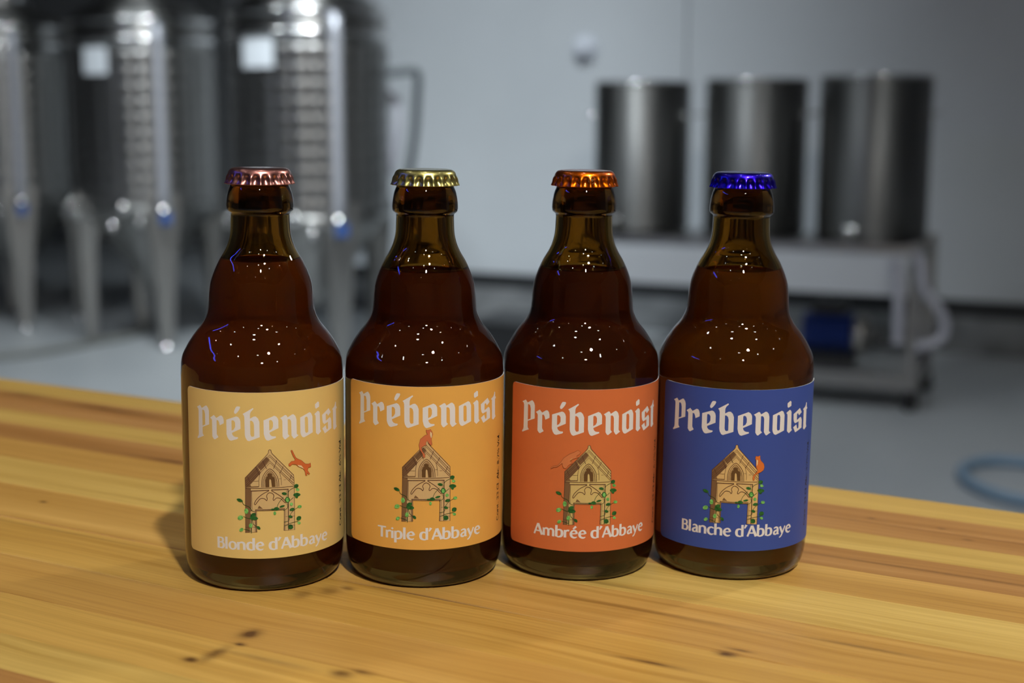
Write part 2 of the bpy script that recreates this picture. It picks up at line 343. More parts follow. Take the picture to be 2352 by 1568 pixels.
INN = [(0, 7.5), (14, 6.8), (24, 6.0), (29, 7.0), (31.3, 10), (32.0, 15), (32.2, 30), (32.2, 60), (32.2, 86), (32.1, 91), (31.5, 96), (29.6, 100), (27.6, 103.4), (25.4, 106.4), (22.9, 109.8), (21.0, 113), (20.1, 116.2), (19.7, 120.4), (19.4, 124.3),
       (18.8, 128.4), (17.5, 132.4), (15.3, 137.2), (13.0, 141.2), (11.2, 145.2), (10.0, 150), (9.6, 155), (9.4, 160), (9.3, 168), (9.4, 174.4)]
def mm(prof, k=5): return [(max(r, 0) / 1000, z / 1000) for r, z in catmull(prof, k)]
def glass_mat(name, col, rough, ior, diffuse=None, fac=0.0):
    m = bpy.data.materials.new(name); m.use_nodes = True; nt = m.node_tree
    for n in list(nt.nodes): nt.nodes.remove(n)
    rf = nt.nodes.new('ShaderNodeBsdfRefraction'); rf.inputs['Color'].default_value = (*col, 1); rf.inputs['Roughness'].default_value = rough; rf.inputs['IOR'].default_value = ior
    gl = nt.nodes.new('ShaderNodeBsdfAnisotropic'); gl.inputs['Color'].default_value = (1, 1, 1, 1); gl.inputs['Roughness'].default_value = rough
    fr = nt.nodes.new('ShaderNodeFresnel'); fr.inputs['IOR'].default_value = ior
    g = nt.nodes.new('ShaderNodeMixShader'); nt.links.new(fr.outputs[0], g.inputs[0]); nt.links.new(rf.outputs[0], g.inputs[1]); nt.links.new(gl.outputs[0], g.inputs[2])
    o = nt.nodes.new('ShaderNodeOutputMaterial'); out = g.outputs[0]
    if diffuse:
        d = nt.nodes.new('ShaderNodeBsdfDiffuse'); d.inputs['Color'].default_value = (*diffuse, 1)
        t = nt.nodes.new('ShaderNodeBsdfTranslucent'); t.inputs['Color'].default_value = (*diffuse, 1)
        mx = nt.nodes.new('ShaderNodeMixShader'); mx.inputs[0].default_value = 0.5; nt.links.new(d.outputs[0], mx.inputs[1]); nt.links.new(t.outputs[0], mx.inputs[2])
        m2 = nt.nodes.new('ShaderNodeMixShader'); m2.inputs[0].default_value = fac; nt.links.new(out, m2.inputs[1]); nt.links.new(mx.outputs[0], m2.inputs[2]); out = m2.outputs[0]
    nt.links.new(out, o.inputs[0]); return m
M_thick = glass_mat('thick_amber_glass', (0.44, 0.29, 0.12), 0.0, 1.5)
M_glass = glass_mat('amber_glass', (0.66, 0.51, 0.25), 0.0, 1.5)
BEERS = [((0.62, 0.34, 0.18), (0.60, 0.26, 0.15)), ((0.52, 0.26, 0.16), (0.42, 0.17, 0.13)), ((0.48, 0.24, 0.16), (0.36, 0.15, 0.13)), ((0.64, 0.38, 0.16), (0.62, 0.32, 0.12))]
LEVEL = [0.1385, 0.1345, 0.1346, 0.1350]
def glass_mesh(level):
    b = MB(); b.lathe(mm(OUT), 96)
    inner = [p for p in mm(INN) if p[1] >= level]
    b.lathe(list(reversed(inner)), 96)                      # reversed: faces look into the bottle
    me = bpy.data.meshes.new('glass_body'); me.from_pydata(b.v, [], b.f); me.polygons.foreach_set('use_smooth', b.sm)
    me.polygons.foreach_set('material_index', [1 if min(b.v[i][2] for i in f) > 0.1590 else 0 for f in b.f]); me.update(); return me
def inner_r(z):
    pr = mm(INN)
    for (r0, z0), (r1, z1) in zip(pr[:-1], pr[1:]):
        if z0 <= z <= z1 and z1 > z0: return r0 + (r1 - r0) * (z - z0) / (z1 - z0)
    return pr[-1][0]
def beer_mesh(level):
    b = MB(); pr = [p for p in mm(INN) if p[1] < level] + [(inner_r(level), level)]
    b.lathe(pr, 96)
    R_ = inner_r(level); b.lathe([(R_, level), (R_ - 0.0006, level - 0.0005), (R_ - 0.0016, level - 0.0009), (0, level - 0.001)], 96, mi=1)
    return b
# crown cap
def cap_mesh(rot):
    NF = 21; n = NF * 14
    prof = [(0, 178.35), (5, 178.35), (9.5, 178.3), (10.6, 178.27), (11.5, 178.12), (12.25, 177.75), (12.85, 177.15), (13.25, 176.4), (13.45, 175.7), (13.55, 175.0), (13.63, 174.3), (13.72, 173.7), (13.85, 173.1), (14.0, 172.6), (14.2, 172.1), (14.4, 171.7), (14.45, 171.5), (14.2, 171.45), (13.2, 172.3), (12.6, 173.4)]
    vs, fs = [], []
    for i, (r, z) in enumerate(prof):
        k = max(0.0, min(1.0, (175.9 - z) / 1.5)); k = k * k * (3 - 2 * k)
        for j in range(n):
            a = 2 * math.pi * j / n; c = 0.5 + 0.5 * math.cos(NF * a); ridge = c ** 2.2
            pocket = (1 - c) ** 1.5
            dr = k * (0.62 * ridge - 0.55 * pocket * (1.0 if z > 172.6 else 0.45))
            if i > 16: dr *= 0.3
            rr = (r + dr) / 1000; vs.append((rr * math.cos(a + rot), rr * math.sin(a + rot), z / 1000))
    for i in range(len(prof) - 1):
        for j in range(n):
            fs.append(((i + 1) * n + j, (i + 1) * n + (j + 1) % n, i * n + (j + 1) % n, i * n + j))
    return mesh('crown_cap', vs, fs, True)

# ---- flat print: polygons and pen strokes in (angle, height), laid on the label
class Print:
    def __init__(s): s.v, s.f = [], []
    def poly(s, loops):                                       # first loop outline, others holes
        L3 = [[Vector((u, v, 0)) for u, v in lp] for lp in loops]
        flat = [q for lp in L3 for q in lp]; n = len(s.v); s.v += [(q.x, q.y) for q in flat]
        for t in geometry.tessellate_polygon(L3):
            s.f.append(tuple(n + i for i in t))
    def stroke(s, pts, w, smooth=True, closed=False, k=5):     # pts (x, y), w width or list
        ws = w if isinstance(w, (list, tuple)) else [w] * len(pts)
        q = [(p[0], p[1], ww) for p, ww in zip(pts, ws)]
        if closed: q = q + [q[0]]
        if smooth and len(q) > 2: q = catmull(q, k)
        n = len(s.v)
        for i, (x, y, ww) in enumerate(q):
            a, c = q[max(i - 1, 0)], q[min(i + 1, len(q) - 1)]
            if closed and i in (0, len(q) - 1): a, c = q[-2], q[1]
            tx, ty = c[0] - a[0], c[1] - a[1]; l = math.hypot(tx, ty) or 1e-9; nx, ny = -ty / l * ww / 2, tx / l * ww / 2
            s.v += [(x + nx, y + ny), (x - nx, y - ny)]
        for i in range(len(q) - 1):
            s.f.append((n + 2 * i, n + 2 * i + 1, n + 2 * i + 3, n + 2 * i + 2))
    def wrap(s, name, rad, mat, parent, du=0.045):             # v = (arc metres, height metres) -> cylinder
        bm = bmesh.new(); vv = [bm.verts.new((u, v, 0)) for u, v in s.v]
        for f in s.f:
            try: bm.faces.new([vv[i] for i in f])
            except ValueError: pass
        if not bm.verts: return None
        lo = min(v.co.x for v in bm.verts); hi = max(v.co.x for v in bm.verts); step = du * RB
        k = math.ceil(lo / step)
        while k * step < hi:
            bmesh.ops.bisect_plane(bm, geom=bm.verts[:] + bm.edges[:] + bm.faces[:], plane_co=(k * step, 0, 0), plane_no=(1, 0, 0)); k += 1
        for v in bm.verts:
            a = v.co.x / RB; v.co = Vector((math.sin(a) * rad, -math.cos(a) * rad, v.co.y))
        bm.normal_update()
        for f in bm.faces:
            c = f.calc_center_median()
            if f.normal.x * c.x + f.normal.y * c.y < 0: f.normal_flip()
        me = bpy.data.meshes.new(name); bm.to_mesh(me); bm.free(); return link(name, me, mat, parent)
def conv(i, org, sc, dth=0.0, dz=0.0):
    def f(x, y):
        a, z = unproject(i, org[0] + x / sc, org[1] + y / sc); return ((a + dth) * RB, z + dz)
    return f
BLACKLETTER = [   # traced outlines of the brand word
    [[(262,110),(287,153),(335,122),(350,122),(370,155),(380,195),(380,385),(292,418),(292,505),(298,525),(310,540),(228,575),(222,562),(238,530),(241,505),(243,185),(238,155),(222,135)], [(292,180),(292,402),(328,386),(328,240),(318,190),(302,176)]],
    [[(395,290),(445,255),(478,298),(530,265),(552,268),(568,292),(577,330),(577,375),(522,402),(512,355),(500,330),(480,328),(480,525),(502,568),(455,597),(440,590),(420,555),(420,330),(412,308)]],
    [[(612,325),(748,283),(775,295),(794,322),(803,355),(803,460),(685,512),(692,540),(710,562),(735,572),(765,575),(767,592),(750,603),(672,622),(645,610),(625,575),(612,530)], [(682,340),(682,482),(712,465),(730,430),(730,370),(715,342),(698,336)]],
    [[(738,165),(755,143),(795,145),(803,160),(790,190),(765,225),(740,248),(722,240),(718,215)]],
    [[(835,252),(975,172),(986,185),(950,220),(938,245),(935,265),(935,320),(985,293),(1015,292),(1045,322),(1063,370),(1063,585),(915,636),(890,625),(868,585),(860,545),(858,300),(850,270)], [(935,350),(935,540),(945,570),(965,578),(988,568),(988,410),(978,370),(955,350)]],
    [[(1120,350),(1270,290),(1300,305),(1318,330),(1325,355),(1325,465),(1198,525),(1208,555),(1230,575),(1255,580),(1285,580),(1287,600),(1180,638),(1155,630),(1135,600),(1120,540)], [(1197,355),(1197,497),(1235,475),(1250,440),(1250,385),(1237,355),(1215,345)]],
    [[(1350,325),(1420,283),(1438,288),(1455,318),(1520,277),(1540,278),(1565,303),(1578,350),(1578,550),(1584,563),(1603,575),(1545,620),(1530,615),(1505,575),(1503,385),(1495,355),(1478,342),(1455,345),(1455,550),(1461,563),(1478,580),(1418,628),(1400,618),(1380,585),(1380,370),(1372,345)]],
    [[(1630,325),(1762,255),(1785,268),(1803,315),(1803,540),(1680,608),(1655,600),(1638,572),(1630,540)], [(1695,330),(1695,520),(1705,543),(1722,545),(1740,530),(1740,350),(1732,322),(1715,315)]],
    [[(1830,285),(1880,238),(1898,248),(1907,268),(1910,505),(1923,530),(1877,578),(1848,550),(1848,335),(1845,305)]],
    [[(1843,145),(1885,107),(1900,120),(1900,180),(1855,210),(1843,190)]],
    [[(1940,300),(2035,207),(2065,265),(2025,315),(2013,288),(2003,283),(1993,300),(1993,385),(2048,335),(2063,350),(2070,385),(2070,490),(1975,563),(1940,492),(1988,447),(2000,500),(2009,508),(2022,490),(2022,400),(1968,432),(1950,410),(1942,370)]],
    [[(2088,220),(2115,190),(2128,155),(2133,120),(2142,125),(2142,185),(2152,190),(2150,215),(2140,220),(2140,440),(2148,470),(2113,518),(2097,500),(2097,235),(2088,235)]]]
# humanist pen-stroke alphabet, x-height 1
TH_, TN = 0.25, 0.17
BOWL = [(.13,.70),(.28,.90),(.50,.965),(.73,.84),(.80,.50),(.72,.17),(.48,.03),(.28,.03),(.13,.12)]; BW = [.12,.15,.18,.24,.27,.24,.17,.15,.12]
mirr = lambda pts, w: [(w - x, y) for x, y in pts]
EE = [(.16,.52),(.80,.57),(.80,.70),(.66,.93),(.45,.965),(.24,.80),(.16,.50),(.24,.20),(.46,.04),(.66,.05),(.84,.15)]
GL = {
 'l': (.36, [([(.14,0),(.14,1.52)], TH_, 0)]), 'i': (.36, [([(.14,0),(.14,.98)], TH_, 0), ([(.14,1.12),(.14,1.27),(.14,1.42)], [.02,.30,.02], 0)]),
 'b': (1.0, [([(.14,.02),(.14,1.52)], TH_, 0), (BOWL, BW, 1)]), 'd': (1.0, [([(.82,.0),(.82,1.52)], TH_, 0), (mirr(BOWL, .96), BW, 1)]),
 'p': (1.0, [([(.14,-.5),(.14,.98)], TH_, 0), (BOWL, BW, 1)]),
 'o': (1.0, [([(.5,.965),(.24,.83),(.15,.5),(.24,.17),(.5,.035),(.76,.17),(.85,.5),(.76,.83)], [.16,.2,.25,.2,.16,.2,.25,.2], 2)]),
 'n': (.98, [([(.14,0),(.14,.98)], TH_, 0), ([(.16,.70),(.32,.90),(.54,.955),(.74,.84),(.79,.6),(.79,.3),(.79,0)], [.12,.16,.2,.24,.25,.25,.25], 1)]),
 'h': (.98, [([(.14,0),(.14,1.52)], TH_, 0), ([(.16,.70),(.32,.90),(.54,.955),(.74,.84),(.79,.6),(.79,.3),(.79,0)], [.12,.16,.2,.24,.25,.25,.25], 1)]),
 'm': (1.5, [([(.14,0),(.14,.98)], TH_, 0), ([(.16,.70),(.30,.90),(.48,.955),(.66,.84),(.70,.6),(.70,.3),(.70,0)], [.12,.16,.2,.24,.24,.24,.24], 1), ([(.72,.70),(.86,.90),(1.05,.955),(1.24,.84),(1.28,.6),(1.28,.3),(1.28,0)], [.12,.16,.2,.24,.24,.24,.24], 1)]),
 'r': (.64, [([(.14,0),(.14,.98)], TH_, 0), ([(.16,.66),(.28,.86),(.44,.93),(.62,.92)], [.12,.18,.2,.2], 1)]),
 'e': (.96, [(EE[:2], .13, 0), (EE[1:], [.2,.22,.2,.16,.2,.26,.24,.2,.16,.06], 1)]),
 'a': (.90, [([(.16,.84),(.36,.955),(.58,.92),(.68,.72),(.68,.3),(.70,.12),(.86,.05)], [.12,.17,.2,.25,.25,.22,.1], 1), ([(.66,.60),(.42,.54),(.20,.36),(.20,.14),(.36,.05),(.54,.10),(.68,.26)], [.13,.17,.22,.22,.17,.15,.12], 1)]),
 'c': (.86, [([(.80,.85),(.62,.955),(.44,.94),(.24,.78),(.16,.49),(.24,.20),(.46,.04),(.64,.05),(.82,.15)], [.12,.17,.18,.22,.26,.24,.2,.16,.06], 1)]),
 'y': (.92, [([(.10,.98),(.46,.12)], .25, 0), ([(.86,.98),(.52,.14),(.30,-.30),(.06,-.46)], [.16,.17,.16,.14], 0)]),
 't': (.6, [([(.2,1.25),(.2,.3),(.3,.06),(.52,.06)], .2, 0), ([(.02,.93),(.5,.93)], .14, 0)]),
 'A': (1.14, [([(.06,0),(.52,1.42)], .19, 0), ([(.54,1.42),(1.06,0)], .27, 0), ([(.26,.46),(.86,.46)], .15, 0)]),
 'B': (.98, [([(.15,0),(.15,1.42)], TH_, 0), ([(.15,1.35),(.46,1.35),(.68,1.24),(.68,.92),(.46,.78),(.15,.78)], [.14,.15,.22,.22,.15,.13], 1), ([(.40,.78),(.70,.70),(.80,.40),(.66,.11),(.40,.07),(.15,.07)], [.12,.18,.26,.2,.14,.14], 1)]),
 'T': (1.0, [([(0,1.34),(1.04,1.34)], .17, 0), ([(.52,0),(.52,1.34)], TH_, 0)]), 'V': (1.0, [([(.04,1.42),(.5,0)], .22, 0), ([(.96,1.42),(.5,0)], .2, 0)]),
 'C': (1.1, [([(1.02,1.2),(.7,1.37),(.3,1.2),(.14,.7),(.3,.2),(.7,.04),(1.02,.2)], .2, 1)]),
 "'": (.36, [([(.26,1.52),(.06,1.06)], [.26,.11], 0)]), '.': (.36, [([(.16,0),(.16,.22)], .22, 0)]), ',': (.36, [([(.2,.2),(.08,-.25)], .16, 0)]), ' ': (.42, []),
 '3': (.9, [([(.14,1.25),(.45,1.37),(.7,1.15),(.62,.85),(.4,.75),(.66,.65),(.76,.35),(.5,.05),(.1,.12)], .19, 1)]), '7': (.9, [([(.08,1.34),(.8,1.34),(.3,0)], .2, 0)]),
 '8': (.95, [([(.47,1.36),(.2,1.1),(.47,.76),(.8,.4),(.47,.05),(.14,.4),(.47,.76),(.75,1.1)], .19, 2)]), '6': (.95, [([(.74,1.34),(.4,1.1),(.15,.5),(.3,.1),(.6,.06),(.8,.36),(.62,.72),(.3,.68),(.16,.42)], .19, 1)]),
 '4': (.95, [([(.66,0),(.66,1.4),(.08,.42),(.9,.42)], .18, 0)]), '%': (1.3, [([(.3,1.36),(.12,1.05),(.3,.74),(.48,1.05)], .15, 2), ([(1.0,.66),(.82,.35),(1.0,.04),(1.18,.35)], .15, 2), ([(1.0,1.4),(.3,0)], .12, 0)]),
}
GL['é'] = (.96, GL['e'][1] + [([(.40,1.14),(.72,1.50)], [.16,.24], 0)])
def text_width(t): return sum(GL[c][0] for c in t)
def write(pr, t, put, sx, sy, bold=1.14):
    x = 0.0
    for ch in t:
        adv, strokes = GL[ch]
        for pts, w, mode in strokes:
            q = [(x + px_, py_) for px_, py_ in pts]; w = [k_ * bold for k_ in w] if isinstance(w, (list, tuple)) else w * bold
            tmp = Print(); tmp.stroke(q, w, smooth=mode > 0, closed=mode == 2, k=4)
            n = len(pr.v); pr.v += [put(u * sx, v * sy) for u, v in tmp.v]; pr.f += [tuple(n + i for i in f) for f in tmp.f]
        x += adv
# ---- label drawing traced on the third bottle's label
ARCH = [(682,190),(688,152),(705,143),(722,152),(728,190),(745,215),(1042,545),(1042,690),(1025,1378),(868,1380),(888,1062),(475,1062),(468,1385),(298,1385),(322,710),(322,555),(665,215)]
SHADE = [[(322,705),(402,718),(398,860),(388,1000),(362,1385),(298,1385)], [(322,558),(505,385),(560,490),(395,665),(322,700)], [(322,705),(385,645),(410,690),(520,690),(520,706)], [(505,385),(650,250),(700,300),(560,455)], [(490,1030),(515,985),(570,1035)]]
NICHE = [(620,712),(620,600),(640,555),(655,545),(660,515),(690,498),(720,515),(728,548),(755,570),(765,610),(765,712)]
STATUE = [(676,712),(680,610),(690,588),(706,606),(716,712)]
LINES = [(ARCH + [ARCH[0]], 9, 0)] + [(l, w, 0) for l, w in [
    ([(325,610),(702,222),(1040,590)], 8), ([(325,640),(702,250),(1038,625)], 7), ([(328,668),(700,315),(1036,668)], 8), ([(332,695),(700,342),(1035,698)], 7),
    ([(590,305),(650,435)], 9), ([(485,400),(540,520)], 9), ([(360,540),(395,620)], 9), ([(805,305),(750,435)], 9), ([(895,405),(845,500)], 9), ([(1010,540),(975,625)], 9),
    ([(325,712),(1032,712)], 9), ([(400,757),(670,757)], 14), ([(705,755),(957,755)], 14), ([(403,755),(398,900),(390,1070)], 9), ([(415,760),(410,1060)], 5), ([(950,755),(948,900),(935,1375)], 15), ([(925,765),(922,1000)], 5),
    ([(385,1100),(380,1380)], 8), ([(462,1040),(456,1380)], 13), ([(445,1060),(440,1380)], 5), ([(905,1070),(888,1378)], 6), ([(885,1060),(872,1378)], 11), ([(460,1045),(895,1047)], 12), ([(468,1062),(890,1065)], 7),
    ([(445,612),(520,612)], 5), ([(822,592),(852,592)], 5), ([(890,610),(930,608)], 4), ([(895,1170),(1028,1168)], 5), ([(300,1305),(470,1305)], 5), ([(890,1300),(1020,1305)], 5)]] + [(l, w, 1) for l, w in [
    ([(567,712),(570,620),(592,540),(640,470),(695,435),(745,470),(795,545),(815,620),(817,712)], 10), ([(588,712),(592,610),(625,530),(692,462),(760,535),(790,610),(795,712)], 9), ([(608,712),(612,600),(640,545),(692,485),(745,545),(775,610),(778,712)], 8),
    ([(545,500),(525,600),(522,700)], 7), ([(835,490),(855,590),(855,690)], 6),
    ([(670,765),(560,820),(480,890),(447,950),(460,967),(490,930),(540,880),(600,885),(630,915),(640,880),(630,850),(650,810),(685,795),(725,815),(740,850),(725,890),(735,915),(780,880),(840,895),(885,945),(905,960),(905,935),(830,850),(705,765)], 11)]]
LEAF = [(230,890,50,25,25),(420,1125,48,30,-30),(432,1170,62,32,8),(495,1320,34,22,45),(1072,712,36,30,-30),(1075,845,54,30,0),(1070,875,26,22,60),(893,820,40,22,10),(935,915,38,46,0),(770,1045,42,28,0),(715,1050,34,12,0),(853,1012,42,16,-15),(995,1065,40,22,-20),(970,1175,32,22,20),(1090,1205,40,33,-40),(965,1330,40,38,20)]
HOP = [(323,1058,30,42,0),(230,1153,42,33,-15),(380,1280,28,36,10),(238,1337,34,26,-30),(1088,768,27,22,20),(990,985,24,26,0),(1108,1028,30,24,-10),(742,1110,20,28,0),(1090,1275,25,22,20),(935,918,22,34,0)]
STEM = [[(270,920),(290,960),(370,1000),(410,1060),(445,1070)],[(275,1135),(330,1165),(400,1190),(420,1260),(480,1310)],[(395,1190),(390,1300),(385,1400)],[(280,1330),(330,1345),(385,1370)],[(1035,735),(965,780),(940,850)],[(1020,885),(945,960),(930,1040),(870,1075)],[(880,870),(805,960),(775,1040)],[(1080,1040),(1010,1090),(960,1160),(945,1230),(870,1255)],[(1080,1250),(980,1270),(880,1310)]]
CATS = [(0, (530, 1010), 6.819, [(935,165),(955,160),(985,220),(1012,275),(1040,295),(1100,320),(1160,375),(1210,375),(1240,358),(1247,420),(1205,435),(1195,480),(1230,530),(1215,542),(1185,510),(1190,555),(1165,556),(1155,490),(1130,450),(1050,415),(1020,385),(960,380),(925,412),(905,402),(900,380),(945,335),(985,330),(1005,308),(965,240)], [(1040,392),(1100,400),(1140,452),(1060,420)], lin(205, 105, 55)),
        (1, (890, 970), 6.274, [(555,105),(580,112),(620,100),(640,130),(652,170),(632,240),(642,318),(625,330),(590,292),(572,258),(550,300),(562,320),(520,340),(490,360),(502,410),(542,460),(542,500),(520,507),(505,450),(465,390),(455,320),(475,240),(540,185),(577,170),(560,140)], [(617,130),(640,155),(640,200),(628,228),(612,180)], lin(205, 112, 70)),
        (2, (1250, 1000), 6.816, [(530,228),(545,240),(575,265),(540,300),(512,310),(507,330),(545,345),(490,355),(440,372),(405,398),(430,410),(440,435),(385,460),(345,515),(310,510),(290,470),(285,430),(250,460),(200,492),(150,493),(115,517),(106,502),(150,475),(210,468),(260,418),(310,350),(400,290),(480,258)], [(400,395),(440,370),(445,350),(410,370)], lin(208, 124, 76)),
        (3, (1600, 1000), 6.816, [(925,320),(950,327),(992,314),(990,350),(1000,390),(1045,440),(1056,490),(1040,540),(1000,572),(930,605),(902,640),(902,690),(885,707),(873,660),(890,620),(940,570),(952,540),(930,500),(925,440),(930,400),(915,360)], [(935,375),(957,390),(950,450),(935,480)], lin(215, 115, 50))]
def ell(cx, cy, rx, ry, an, n=14, pointy=False):
    a = math.radians(an); out = []
    for j in range(n):
        t = 2 * math.pi * j / n; x, y = rx * math.cos(t), ry * math.sin(t) * (abs(math.sin(t)) ** 0.4 if pointy else 1)
        out.append((cx + x * math.cos(a) - y * math.sin(a), cy + x * math.sin(a) + y * math.cos(a)))
    return out
def lmat(name, col): return pmat(name, col, 0.5, spec=0.3)
M_ink_white = lmat('cream_ink', (0.74, 0.735, 0.74)); M_ink_black = lmat('black_ink', (0.012, 0.010, 0.008))
M_line = lmat('drawing_line', lin(88, 55, 44)); M_shade = lmat('drawing_shade', lin(122, 92, 62)); M_nichem = lmat('drawing_niche', lin(98, 70, 40))
M_leaf = mottle(lmat('drawing_leaf', lin(38, 92, 42)), lin(28, 76, 34), lin(46, 110, 50), 900, 2); M_hop = mottle(lmat('drawing_hop', lin(105, 178, 92)), lin(84, 158, 74), lin(136, 205, 112), 1400, 2); M_stem = lmat('drawing_stem', lin(52, 78, 36)); M_bib = lmat('drawing_pale', lin(225, 205, 160))
M_white_edge = lmat('paper_edge', (0.75, 0.74, 0.73))
STONE = [lmat('drawing_stone_%s' % n, c) for n, c in (('pale', lin(208, 178, 124)), ('warm', lin(208, 176, 124)), ('olive', lin(206, 182, 116)), ('tan', lin(216, 182, 120)))]
INFO = [
    ('cream', lin(224, 194, 120), 'Blonde d\'Abbaye', 'Cont. 33 Cl Alc. 6% Vol.', lin(190, 128, 118), 0.1360, -0.0048, 'brown glass beer bottle with a pale yellow label and pink cap'),
    ('amber', lin(228, 172, 84), 'Triple d\'Abbaye', 'Cont. 33 Cl  Alc. 8,7% Vol.', lin(196, 186, 112), 0.0, 0.0, 'brown glass beer bottle with a golden orange label and pale gold cap'),
    ('rust', lin(208, 112, 62), 'Ambrée d\'Abbaye', 'Cont. 33 Cl Alc. 6,7% Vol.', lin(216, 98, 10), 0.0110, -0.0052, 'brown glass beer bottle with a red orange label and orange cap'),
    ('blue', lin(56, 80, 160), 'Blanche d\'Abbaye', 'Cont. 33 Cl Alc. 4,7% Vol.', lin(40, 16, 190), -0.1480, -0.0051, 'brown glass beer bottle with a blue label and shiny dark blue cap')]
M_capmark = pmat('pale_cap_mark', lin(236, 196, 130), 0.3, 0.8)
def cap_mat(name, col):
    return mottle(pmat(name, col, 0.32, 1.0, Coat_Weight=0.6, Coat_Roughness=0.08), tuple(c * 0.92 for c in col[:3]) + (1,), col, 400, 2)
for i, (nm, lab_col, style, side, capcol, dth, dz, blabel) in enumerate(INFO):
    bx, by = BOT[i]
    root = empty('beer_bottle', TF @ Matrix.Translation((bx, by, 0.0001)))
    tag(root, blabel, 'bottle', 'beer bottles in a row on the table')
    link('glass_body', glass_mesh(LEVEL[i]), [M_glass, M_thick], root)
    tint, cloud = BEERS[i]
    bb = beer_mesh(LEVEL[i])
    ms = glass_mat('beer_%s' % nm, tint, 0.25, 1.34 / 1.5, cloud, 0.6); mt = glass_mat('beer_top_%s' % nm, tint, 0.0, 1.34)
    bb.build('beer', [ms, mt], root)
    cap = link('crown_cap', cap_mesh(0.13 + 0.11 * i), cap_mat('cap_lacquer_%s' % nm, capcol), root)
    if i == 2:                                                # small embossed maker's ring on the skirt
        pr = Print(); kx = RB / 0.0141; cu, cv = 0.165 * RB, 0.1746
        pr.stroke([(cu + 0.0014 * kx * math.cos(t * math.pi / 8), cv + 0.0016 * math.sin(t * math.pi / 8)) for t in range(16)], 0.00022, smooth=True, closed=True, k=3)
        write(pr, 'op', lambda u, v: (cu - 0.00085 * kx + u, cv - 0.0003 + v), 0.00082 * kx, 0.0008)
        pr.wrap('embossed_mark', 0.0141, M_capmark, cap)
    # label paper
    th0, th1, z0, z1 = math.radians(-60.6) + dth, math.radians(98) + dth, 0.0183 + dz * 0.72, 0.0892 + dz * 0.5
    if i == 0: z0, z1 = 0.0158, 0.0872
    rc = 0.0022; out = []
    def arc(cx, cy, a0): return [(cx + rc * math.cos(a0 + k * math.pi / 12), cy + rc * math.sin(a0 + k * math.pi / 12)) for k in range(7)]
    u0, u1 = th0 * RB, th1 * RB
    out += arc(u1 - rc, z1 - rc, 0) + arc(u0 + rc, z1 - rc, math.pi / 2) + arc(u0 + rc, z0 + rc, math.pi) + arc(u1 - rc, z0 + rc, 1.5 * math.pi)
    dense = []
    for a, c in zip(out, out[1:] + out[:1]):
        k = max(1, int(abs(c[0] - a[0]) / 0.0012)); dense += [(a[0] + (c[0] - a[0]) * t / k, a[1] + (c[1] - a[1]) * t / k) for t in range(k)]
    M_lab = mottle(lmat('label_paper_%s' % nm, lab_col), tuple(c * 0.97 for c in lab_col[:3]) + (1,), lab_col, 60, 3)
    pr = Print(); pr.poly([dense]); RL = RB + 0.00022
    lab = pr.wrap('label', RL, M_lab, root, 0.03)
    lab['label'] = '%s paper label with lettering and a drawing of a stone arch' % {'cream': 'pale yellow', 'amber': 'golden orange', 'rust': 'red orange', 'blue': 'blue'}[nm]
    ed = MB(); vs = []
    for u, v in dense:
        a = u / RB
        for rr in (RL, RB + 0.00001): vs.append((math.sin(a) * rr, -math.cos(a) * rr, v))
    n = len(dense); ed.add(vs, [(2 * k, 2 * k + 1, (2 * k + 3) % (2 * n), (2 * k + 2) % (2 * n)) for k in range(n)]); ed.build('paper_edge', M_white_edge, lab)
    lay = lambda k: RL + 0.00002 * k
    # brand word
    f = conv(1, (790, 880), 6.189, dth, dz); pr = Print()
    for loops in BLACKLETTER: pr.poly([[f(x, y) for x, y in lp] for lp in loops])
    pr.wrap('brand_lettering', lay(1), M_ink_white, lab)
    # beer name
    wid = text_width(style); sx = 0.00345 if i != 1 else 0.0034; cx = math.radians((17.5, 8.6, 8.8, -2.0)[i]) * RB; base = (0.0196, 0.0228, 0.0208, 0.0213)[i]
    sx = math.radians((83.4, 78.0, 88.1, 86.3)[i]) * RB / wid
    pr = Print(); write(pr, style, lambda u, v: (cx - wid * sx / 2 + u, base + v), sx, 0.00345)
    pr.wrap('name_lettering', lay(1), M_ink_white, lab)
    # contents line running up the right edge of the label
    ws = text_width(side); su = 0.0395 / ws; us = math.radians(72.5) * RB + dth * RB
    pr = Print(); write(pr, side, lambda u, v: (us - v, z0 + 0.0065 + u), su, 0.0016)
    pr.wrap('contents_lettering', lay(1), M_ink_black, lab)
    # stone arch drawing
    f = conv(2, (1250, 1000), 6.816, dth - 0.0110 + (0.045, 0.027, 0.0, -0.020)[i], dz + 0.0052 + (0.0, -0.0014, -0.0003, -0.0002)[i])
    px2m = lambda w: w * 0.82 / 6.816 / 5.2 / 1000
    pr = Print(); pr.poly([[f(*q) for q in ARCH]]); ad = pr.wrap('arch_drawing', lay(1), STONE[i], lab)
    def part(name, k, mat, polys=(), strokes=()):
        pr = Print()
        for q in polys: pr.poly([[f(*p_) for p_ in q]])
        for q, w_, sm in strokes: pr.stroke([f(*p_) for p_ in q], px2m(w_), smooth=bool(sm), k=4)
        return pr.wrap(name, lay(k), mat, lab)
    part('arch_shading', 2, M_shade, SHADE)
    part('niche_drawing', 3, M_nichem, [NICHE]); part('statue_drawing', 4, STONE[i], [STATUE])
    part('arch_outline', 5, M_line, (), LINES)
    part('vine_stems', 6, M_stem, (), [(q, 9, 1) for q in STEM])
    part('vine_leaves', 7, M_leaf, [ell(*e, pointy=True) for e in LEAF])
    part('hop_cones', 8, M_hop, [ell(*e) for e in HOP])
    ci, org, sc_, body, bib, ccol = CATS[i]
